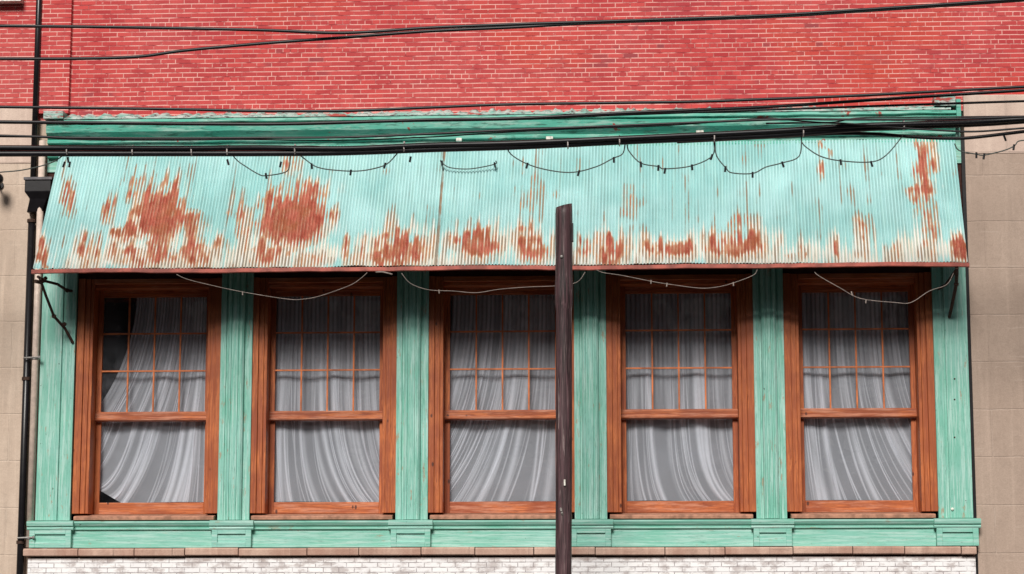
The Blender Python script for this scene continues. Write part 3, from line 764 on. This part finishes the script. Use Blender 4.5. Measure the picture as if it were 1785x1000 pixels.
cable([(0,257),(300,258),(450,257),(600,258.5),(750,252.5),(900,249),(1100,240),(1335,229),(1500,218.5),(1700,212.5),(1785,207)], .036, -3.55, 'thick upper cable of the bundle along the top of the awning')
cable([(0,267.5),(300,267),(450,267),(600,265.5),(750,260),(900,255.5),(1100,246),(1335,236),(1500,224),(1700,215.5),(1785,210)], .044, -3.5, 'thickest lower cable of the bundle along the top of the awning')
cable([(0,262),(120,264),(300,264),(420,264),(600,261),(750,257),(900,252),(1100,243.5),(1335,233),(1500,221),(1700,210),(1785,205)], .024, -3.45, 'medium black cable lashed between the two thick cables of the bundle')
cable([(1180,247),(1335,239),(1440,233),(1520,233),(1600,239),(1660,241),(1700,239),(1785,229)], .024, -3.4, 'black cable sagging away below the bundle at right end of awning', False)
cable([(1335,215),(1450,214),(1560,222),(1640,227),(1700,229),(1785,223)], .014, -3.6, 'thin black cable just below the bundle over the right stone wall', False)
for k, (dy, r_, ph) in enumerate(((-3, .011, .4), (5, .013, 2.1), (1, .009, 4.0))):
    pts = []
    for j in range(24):
        x = j*1785/23; base = np.interp(x, [0, 450, 600, 900, 1100, 1335, 1500, 1785], [263, 262, 262, 253, 243, 233, 221, 208])
        pts.append((x, base+dy+3.2*math.sin(j*1.9+ph*3)*math.sin(j*.6+ph)+rnd.uniform(-1.6, 1.6)))
    cable(pts, r_, -3.40+.02*k, ('thin wire snaking along the upper side of the awning bundle', 'wavy wire dipping below the awning bundle', 'thinnest wire twisted round the middle of the awning bundle')[k])
cable([(0,238),(70,239),(135,243),(300,244),(420,243),(600,244),(760,238),(850,232),(980,225),(1150,219),(1250,212),(1335,206),(1400,211),(1450,213),(1500,205),(1600,204)], .010, -3.65, 'thin crooked wire drooping along the lower cornice')
for (x, y, w_) in ((958,241,.055),(1220,230,.06),(800,243,.045)):
    p = at(x, y, -.12)
    o = MB().box(p.x-w_, p.x+w_, -.135, -.06, p.z-w_*.6, p.z+w_*.6).build('patch_plate', M['whitestone'], CN, bevel=.012)
# lashing ties round the bundle
for (x, y) in ((118,262),(232,262),(397,262),(335,263),(515,261),(705,256),(990,250),(1080,245),(1245,239),(1400,229),(1575,218)):
    p = at(x, y, -3.5)
    o = MB().lathe(p, [(.06, -.008), (.072+.016*rnd.random(), -.008), (.078, .008), (.06, .008)], 12, 'x').build('cable_tie', M['tie'])
    tag(o, 'pale lashing ring around the cable bundle above the awning', 'cable tie', 'lashing rings on the cable bundle')

# ------------------------------------------------------------------ string lights
def festoon(name, groups, socks, Y, mat, label, r=.009, drop=.0, big=.8):
    P0 = at(*groups[0][0], Y)
    T = empty(name, P0, label, 'string lights', 'string light runs')
    for g in groups:
        MB().tube([at(x, y, Y) for x, y in g], r, 6, True, 5).build('cord', mat, T, True)
    for (x, y) in socks:
        p = at(x, y, Y); an = rnd.uniform(-.5, .5)
        MB().tube([p+Vector((0, 0, .02)), p+Vector((math.sin(an)*.07*big, 0, -.075*big))], .019*big, 8, False).build('socket', M['cable'] if mat is not M['cordw'] else mat, T)
YS = -3.45
festoon('string_lights', [[(397,258),(412,278),(430,291),(450,303),(463,306),(497,300),(505,288),(506,272),(514,264)]], [(463,304),(490,284),(396,280)], YS, M['cordg'], 'string light loop hanging over the rusty square patch of the awning')
festoon('string_lights', [[(520,268),(545,287),(560,293),(580,296),(612,298),(640,296),(672,287),(690,270),(698,259)]], [(543,287),(612,298),(672,286),(716,275)], YS, M['cordg'], 'string light loop left of the seam in the awning')
festoon('string_lights', [[(768,279),(770,283),(785,292),(820,294),(862,286),(864,280)]], [(770,282),(862,285)], -.36, M['cordg'], 'short string light loop resting on the awning between two long ones')
festoon('string_lights', [[(884,252),(890,268),(920,286),(960,297),(1000,300),(1040,290),(1068,276),(1085,268),(1090,250)]], [(920,286),(1010,299),(1070,276)], YS, M['cordg'], 'string light loop hanging just above the top of the pole')
festoon('string_lights', [[(1093,252),(1097,264),(1117,284),(1148,290),(1158,294),(1205,289),(1242,271),(1244,242)]], [(1117,284),(1148,290),(1160,295),(1206,289),(1242,271)], YS, M['cordg'], 'string light loop with five sockets right of the pole')
festoon('string_lights', [[(1246,245),(1249,271),(1265,292),(1276,301),(1312,302),(1335,291),(1362,284),(1393,272),(1397,236)]], [(1265,292),(1312,302),(1363,284)], YS, M['cordg'], 'sharply kinked string light loop over the awning, third from its right end')
festoon('string_lights', [[(1398,248),(1405,256),(1430,272),(1465,280),(1518,282),(1545,270),(1574,236)]], [(1465,280),(1518,283)], YS, M['cordg'], 'string light loop at the rightmost part of the awning')
festoon('string_lights', [[(1664,250),(1672,262),(1700,268),(1716,270),(1750,262),(1768,254),(1775,246),(1790,244)]], [(1702,268),(1716,270),(1768,254),(1750,238)], YS, M['cordg'], 'thin string light loop in front of the right taupe stone wall')
festoon('string_lights', [[(-30,304),(0,300),(40,296),(85,285),(108,272),(116,262)]], [(118,276),(122,284),(113,284)], YS, M['cordg'], 'thin wire with black sockets crossing to the left stone wall')
YL = YF-.05
festoon('string_lights', [[(308,478),(325,486),(360,495),(420,508),(500,521),(530,521),(560,515),(610,497),(630,484),(640,475)]], [(423,510)], YL, M['cordw'], 'pale cord sagging below the awning between the two left windows', .0048, 0, .5)
festoon('string_lights', [[(655,474),(668,474),(684,478)]], [], YL, M['cordw'], 'short loose end of pale cord tucked under the awning rail', .012, 0, .5)
festoon('string_lights', [[(700,476),(716,494),(748,505),(790,507),(830,510),(870,504),(920,500),(968,498),(1005,492),(1020,474)]], [(765,507)], YL, M['cordw'], 'pale cord below the awning passing behind the pole', .0048, 0, .5)
festoon('string_lights', [[(1040,470),(1052,475),(1085,480),(1135,490),(1165,495),(1220,502),(1250,500),(1275,494),(1312,480),(1320,470)]], [(1135,490),(1163,495),(1278,494)], YL, M['cordw'], 'pale cord sagging below the awning over the fourth window', .0052, 0, .5)
festoon('string_lights', [[(1420,474),(1428,481),(1465,502),(1500,520),(1560,527),(1588,527),(1620,507),(1650,496),(1662,476)]], [(1484,510),(1510,524)], YL, M['cordw'], 'pale cord sagging deepest, over the rightmost window', .0052, 0, .5)
